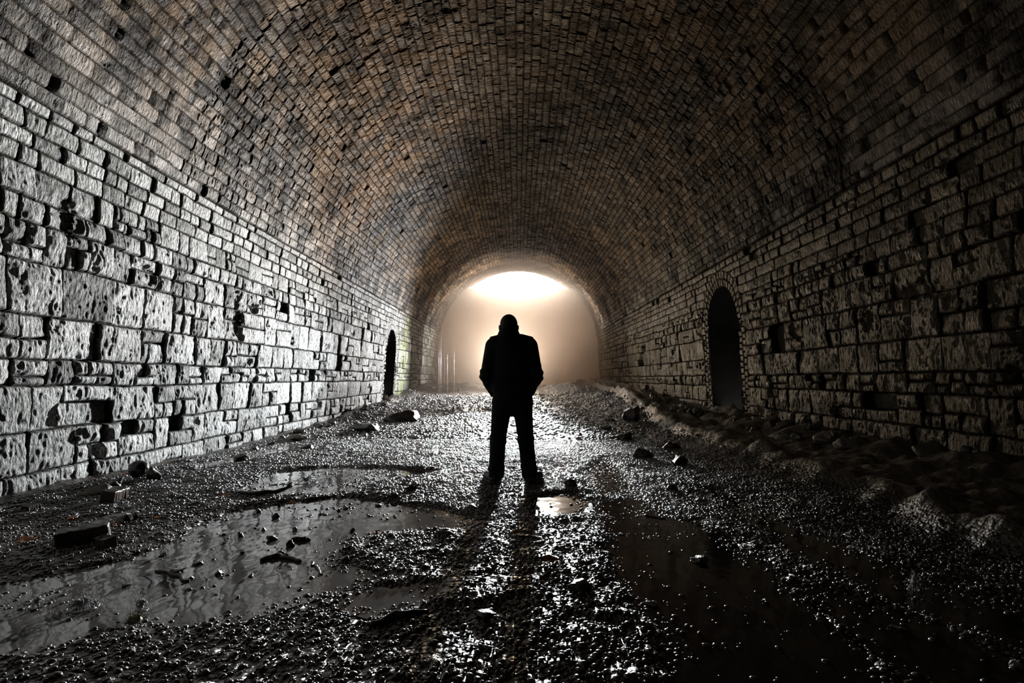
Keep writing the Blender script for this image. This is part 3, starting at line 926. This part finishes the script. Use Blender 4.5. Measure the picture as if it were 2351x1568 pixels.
def f_body(X, Y, Z):
    hd = U(.03, ell(X, Y, Z, (HX, .03, 1.705), (.088, .104, .105)), ell(X, Y, Z, (HX, .065, 1.635), (.068, .078, .085)))
    hd = U(.015, hd, ell(X, Y, Z, (HX, .135, 1.66), (.014, .03, .03)), ell(X, Y, Z, (HX, .118, 1.585), (.03, .022, .018)))      # nose, chin
    hd = U(.01, hd, ell(X, Y, Z, (HX, .123, 1.618), (.026, .012, .008)), ell(X, Y, Z, (HX, .118, 1.705), (.055, .014, .01)))     # lips, brow
    for s in (-1, 1):
        hd = np.maximum(hd, -ell(X, Y, Z, (HX + s * .033, .142, 1.683), (.02, .016, .012)))      # eye sockets
        hd = U(.006, hd, ell(X, Y, Z, (HX + s * .033, .118, 1.683), (.013, .013, .012)))
        ear = ell(X, Y, Z, (HX + s * .096, .018, 1.668), (.014, .022, .034))
        hd = U(.01, hd, ear)
        hd = U(.004, hd, cone(X, Y, Z, (HX + s * .105, .002, 1.688), (HX + s * .097, .004, 1.65), .007, .006))
    d = U(.04, hd, cone(X, Y, Z, (HX, .01, 1.62), (-.01, -.01, 1.48), .058, .065))
    d = U(.06, d, cone(X, Y, Z, (-.13, 0, 1.45), (.13, 0, 1.45), .065, .065), ell(X, Y, Z, (0, 0, 1.28), (.165, .10, .22)), ell(X, Y, Z, (0.005, 0, .97), (.16, .10, .15)))
    for (a, b, c) in LEGS:
        d = U(.03, d, cone(X, Y, Z, a, b, .075, .052), cone(X, Y, Z, b, c, .052, .035), cone(X, Y, Z, c, (c[0], c[1] + .12, .045), .032, .025))
    for si, (a, b, c) in zip((-1, 1), ARMS):
        d = U(.03, d, cone(X, Y, Z, a, b, .048, .040), cone(X, Y, Z, b, c, .040, .028))
        pc = (c[0] - si * .045, c[1] + .03, c[2] - .045)
        d = U(.012, d, cone(X, Y, Z, c, pc, .024, .03, .7))
        for k in range(4):      # fingers curled inside the pocket
            q0 = (pc[0] + .004 * k * si, pc[1] + .012 - .012 * k, pc[2] - .018)
            q1 = (q0[0] - si * .02, q0[1] + .004, q0[2] - .035 - .006 * (k in (1, 2))); q2 = (q1[0] - si * .012, q1[1] - .004, q1[2] - .022)
            d = U(.004, d, cone(X, Y, Z, q0, q1, .009, .0085), cone(X, Y, Z, q1, q2, .0085, .0075))
        d = U(.006, d, cone(X, Y, Z, (c[0] - si * .01, c[1] + .035, c[2] - .01), (pc[0] - si * .01, pc[1] + .045, pc[2] - .03), .011, .009))
    return d


def f_jacket(X, Y, Z):
    t = U(.07, ell(X, Y, Z, (0, 0, 1.33), (.215, .15, .26)), cone(X, Y, Z, (-.155, 0, 1.485), (.155, 0, 1.495), .088, .088, 1.0))
    low = cone(X, Y, Z, (-.055, 0, 1.06), (.065, 0, 1.06), .155, .155, .85)
    t = U(.08, t, low, ell(X, Y, Z, (0, 0, 1.15), (.205, .155, .25)))
    t = U(.05, t, cone(X, Y, Z, (-.02, -.005, 1.47), (HX, .005, 1.62), .15, .082))             # slope up to the collar
    for s, (a, b, c) in zip((-1, 1), ARMS):
        fold = .006 * np.sin(Z * 85 + X * 30) * np.exp(-((Z - 1.15) / .10) ** 2)
        t = U(.035, t, cone(X, Y, Z, a, b, .088, .074) + fold, cone(X, Y, Z, b, c, .075, .066) + fold)
    t = t + .004 * np.sin(Z * 40 + np.sin(X * 18) * 1.5) * np.exp(-((Z - 1.1) / .16) ** 2)
    t = np.maximum(t, .915 - Z + .01 * np.sin(X * 25))
    t = np.maximum(t, Z - 1.655 - .12 * (np.abs(X - HX) - .05) + .35 * np.clip(Y - .02, 0, 1))
    hollow = cone(X, Y, Z, (HX, .02, 1.5), (HX, .03, 1.75), .066, .075)
    return np.maximum(t, -hollow)


def f_trousers(X, Y, Z):
    t = ell(X, Y, Z, (.012, 0, .905), (.212, .145, .185))
    for i, (a, b, c) in enumerate(LEGS):
        c2 = (c[0], c[1] - .012, .085)
        f = .006 * np.sin(Z * 70 + i * 2 + X * 25) * (np.exp(-((Z - .17) / .09) ** 2) + .7 * np.exp(-((Z - .47) / .07) ** 2))
        t = U(.03, t, cone(X, Y, Z, a, b, .108, .083) + f, cone(X, Y, Z, b, c2, .083, .082) + f)
        t = U(.02, t, ell(X, Y, Z, (c[0], c[1] - .005, .15), (.087, .09, .05)))
    return np.maximum(t, .055 - Z)


def f_boot(i):
    c = LEGS[i][2]; s = -1 if i == 0 else 1
    def f(X, Y, Z):
        toe = (c[0] + s * .10, c[1] + .17, .048)
        d = U(.03, cone(X, Y, Z, (c[0] + s * .005, c[1] - .03, .05), toe, .058, .055), cone(X, Y, Z, (c[0], c[1] - .01, .20), (c[0], c[1] - .015, .06), .055, .056))
        d = U(.02, d, ell(X, Y, Z, (c[0] + s * .02, c[1] - .045, .04), (.055, .05, .045)))
        return np.maximum(d, .012 - Z)
    return f


def f_sole(i):
    c = LEGS[i][2]; s = -1 if i == 0 else 1
    def f(X, Y, Z):
        d = cone(X, Y, Z * 0 + .02, (c[0] + s * .01, c[1] - .035, .02), (c[0] + s * .102, c[1] + .175, .02), .064, .060)
        d = np.maximum(d, np.abs(Z - .010) - .016)
        return d
    return f


def f_hair(X, Y, Z):
    d = ell(X, Y, Z, (HX, .026, 1.708), (.094, .108, .108))
    cut = np.maximum(Y - .085 - .0 * Z, 0)
    d = np.maximum(d, -(Z - 1.635) - (Y < -.02) * .02)
    return np.maximum(d, (Y - .10) + (1.72 - Z) * .9)


PX, PY = -.073, 6.08
pz = .022
root = bpy.data.objects.new('person', None); COL.objects.link(root); root.location = (PX, PY, pz)
tag(root, 'person in a dark jacket and trousers standing in silhouette, hands in pockets', 'person')


def sdf_obj(name, fn, lo, hi, h, mat, parent):
    P, Q = surface_net(fn, lo, hi, h)
    return link(name, mesh_np(name, P, Q, mat), parent)


sdf_obj('body', f_body, (-.40, -.22, -.02), (.40, .28, 1.86), .0085, M_SKIN, root)
sdf_obj('hair', f_hair, (-.16, -.12, 1.58), (.10, .18, 1.84), .006, M_HAIR, root)
jk = sdf_obj('jacket', f_jacket, (-.42, -.26, .88), (.42, .30, 1.68), .009, M_JACKET, root)
sdf_obj('trousers', f_trousers, (-.34, -.24, .02), (.38, .24, 1.12), .009, M_TROUS, root)
for i in (0, 1):
    bt = sdf_obj('boot', f_boot(i), (-.36 if i == 0 else .06, -.16, -.01), (-.06 if i == 0 else .42, .34, .30), .007, M_BOOT, root)
    sdf_obj('sole', f_sole(i), (-.36 if i == 0 else .06, -.16, -.03), (-.06 if i == 0 else .42, .34, .06), .006, M_BOOT, bt)


def f_ep(s):
    def f(X, Y, Z):
        zz = 1.576 - .26 * (np.abs(X) - .15)
        d = cone(X, Y, Z * 0, (s * .13, 0, 0), (s * .20, 0, 0), .034, .034)
        return np.maximum(d, np.abs(Z - zz) - .014)
    return f


for s_ in (-1, 1):
    sdf_obj('epaulette', f_ep(s_), (-.30 if s_ < 0 else .06, -.07, 1.50), (-.06 if s_ < 0 else .30, .07, 1.62), .006, M_JACKET, jk)


def f_collar(X, Y, Z):
    rx = np.sqrt(((X - HX) / 1.0) ** 2 + ((Y - .01) / 1.05) ** 2) - (.122 - .42 * (Z - 1.575))
    d = np.abs(rx) - .008
    d = np.maximum(d, Z - 1.66 + .5 * np.clip(Y - .02, 0, 1)); d = np.maximum(d, 1.56 - Z)
    return np.maximum(d, Y - .105)


sdf_obj('collar', f_collar, (-.20, -.16, 1.53), (.14, .16, 1.68), .006, M_JACKET, jk)

# ------------------------------------------------------------------ mist hanging at the far end
mist = bpy.data.objects.new('mist', None); COL.objects.link(mist); mist.location = (0, 28, 3)
tag(mist, 'pale warm mist filling the far end of the tunnel behind the man', 'mist', kind='stuff')


def mist_mat(name, dens, col=(1.0, .84, .72)):
    m = bpy.data.materials.new(name); m.use_nodes = True; t = m.node_tree; t.nodes.clear()
    o = t.nodes.new('ShaderNodeOutputMaterial'); v = t.nodes.new('ShaderNodeVolumePrincipled')
    v.inputs['Color'].default_value = (*col, 1); v.inputs['Density'].default_value = dens; v.inputs['Anisotropy'].default_value = .35
    v.inputs['Absorption Color'].default_value = (.45, .25, .15, 1)
    t.links.new(v.outputs[0], o.inputs['Volume']); return m


SL = [(22.0, 27.4, .004), (27.4, 29.3, .03), (29.3, 31.0, .09), (31.0, Y_END - .02, .14)]
for (y0, y1, dn) in SL:
    me = bpy.data.meshes.new('mist_layer')
    vs = [(x, y, z) for x in (-4.75, 4.75) for y in (y0 - 28, y1 - .001 - 28) for z in (-3.2, 4.6)]
    me.from_pydata(vs, [], [(0, 1, 3, 2), (4, 6, 7, 5), (0, 4, 5, 1), (2, 3, 7, 6), (0, 2, 6, 4), (1, 5, 7, 3)])
    me.materials.append(mist_mat('mist_%d' % y0, dn)); link('mist_layer', me, mist)

# ------------------------------------------------------------------ light
w = bpy.data.worlds.new('sky'); SC.world = w; w.use_nodes = True
w.node_tree.nodes['Background'].inputs[0].default_value = (1.0, .985, .95, 1)
w.node_tree.nodes['Background'].inputs[1].default_value = 1.25


def look(o, target):
    o.rotation_euler = (Vector(target) - o.location).to_track_quat('-Z', 'Y').to_euler()


def area(name, loc, target, sx, sy, power, col, spread=180):
    l = bpy.data.lights.new(name, 'AREA'); l.shape = 'RECTANGLE'; l.size = sx; l.size_y = sy; l.energy = power; l.color = col
    l.spread = math.radians(spread)
    o = bpy.data.objects.new(name, l); COL.objects.link(o); o.location = loc; look(o, target); return o


def spot(name, loc, target, ang, power, col, rad=.15, blend=1.0):
    l = bpy.data.lights.new(name, 'SPOT'); l.spot_size = math.radians(ang); l.spot_blend = blend; l.energy = power; l.color = col
    l.shadow_soft_size = rad
    o = bpy.data.objects.new(name, l); COL.objects.link(o); o.location = loc; look(o, target); return o


LIGHTS = [
 area('daylight', (0, Y_END + 5.5, 10.5), (0, 16, 1.0), 9, 5, 20000, (1, .95, .88)),
 spot('torch_near', (.5, 20.0, 1.9), (-4.5, 3.5, .6), 56, 26000, (.92, .97, 1.0), .22),
 spot('fill_mid', (.5, 27.3, 2.0), (-4.9, 17.0, 1.3), 72, 15500, (.97, .98, 1.0), .15),  # unseen lamp added to fill the farther left wall
 spot('fill_warm', (-.4, 27.0, 1.6), (-3.0, 12.0, 7.0), 105, 1400, (1.0, .74, .48), .15),  # unseen warm lamp added to light the vault from far down
 spot('fill_vault', (-.3, 20.0, 2.2), (-3.0, 7.0, 6.3), 58, 5000, (1.0, .70, .42), .15),  # unseen warm lamp added for the nearer vault
 spot('fill_right', (-.8, 27.0, 1.6), (4.7, 16.0, 2.5), 84, 1250, (1.0, .84, .62), .15),  # unseen lamp added to lift the right wall
 spot('fill_end', (0, 26.0, 1.5), (0, Y_END, 5.0), 100, 14000, (1.0, .87, .76), .15),  # unseen lamp added to brighten the end wall and mist
 spot('fill_rear', (-.3, 31.2, 1.8), (-2.5, 24.0, 4.0), 140, 3000, (1.0, .93, .82), .15),  # unseen lamp added to light haze and walls close to the end
]

# ------------------------------------------------------------------ camera and output
cam = bpy.data.cameras.new('camera'); co = bpy.data.objects.new('camera', cam); COL.objects.link(co)
co.location = (0, 0, HC); co.rotation_euler = (math.pi / 2, 0, 0)
cam.sensor_width = 36; cam.lens = 36 * F / 2351
cam.shift_x = -(VX - 1175.5) / 2351; cam.shift_y = (VY - 784) / 2351
cam.clip_start = .05; cam.clip_end = 200
SC.camera = co
SC.view_settings.view_transform = 'Standard'; SC.view_settings.look = 'None'
SC.view_settings.gamma = 1; SC.view_settings.use_curve_mapping = False; SC.view_settings.exposure = 0
cy = SC.cycles
cy.max_bounces = 4; cy.diffuse_bounces = 1; cy.glossy_bounces = 2; cy.transmission_bounces = 2; cy.volume_bounces = 1
cy.transparent_max_bounces = 4; cy.caustics_reflective = False; cy.caustics_refractive = False
cy.use_adaptive_sampling = True; cy.adaptive_threshold = .025
cy.sample_clamp_indirect = 4; cy.use_denoising = True
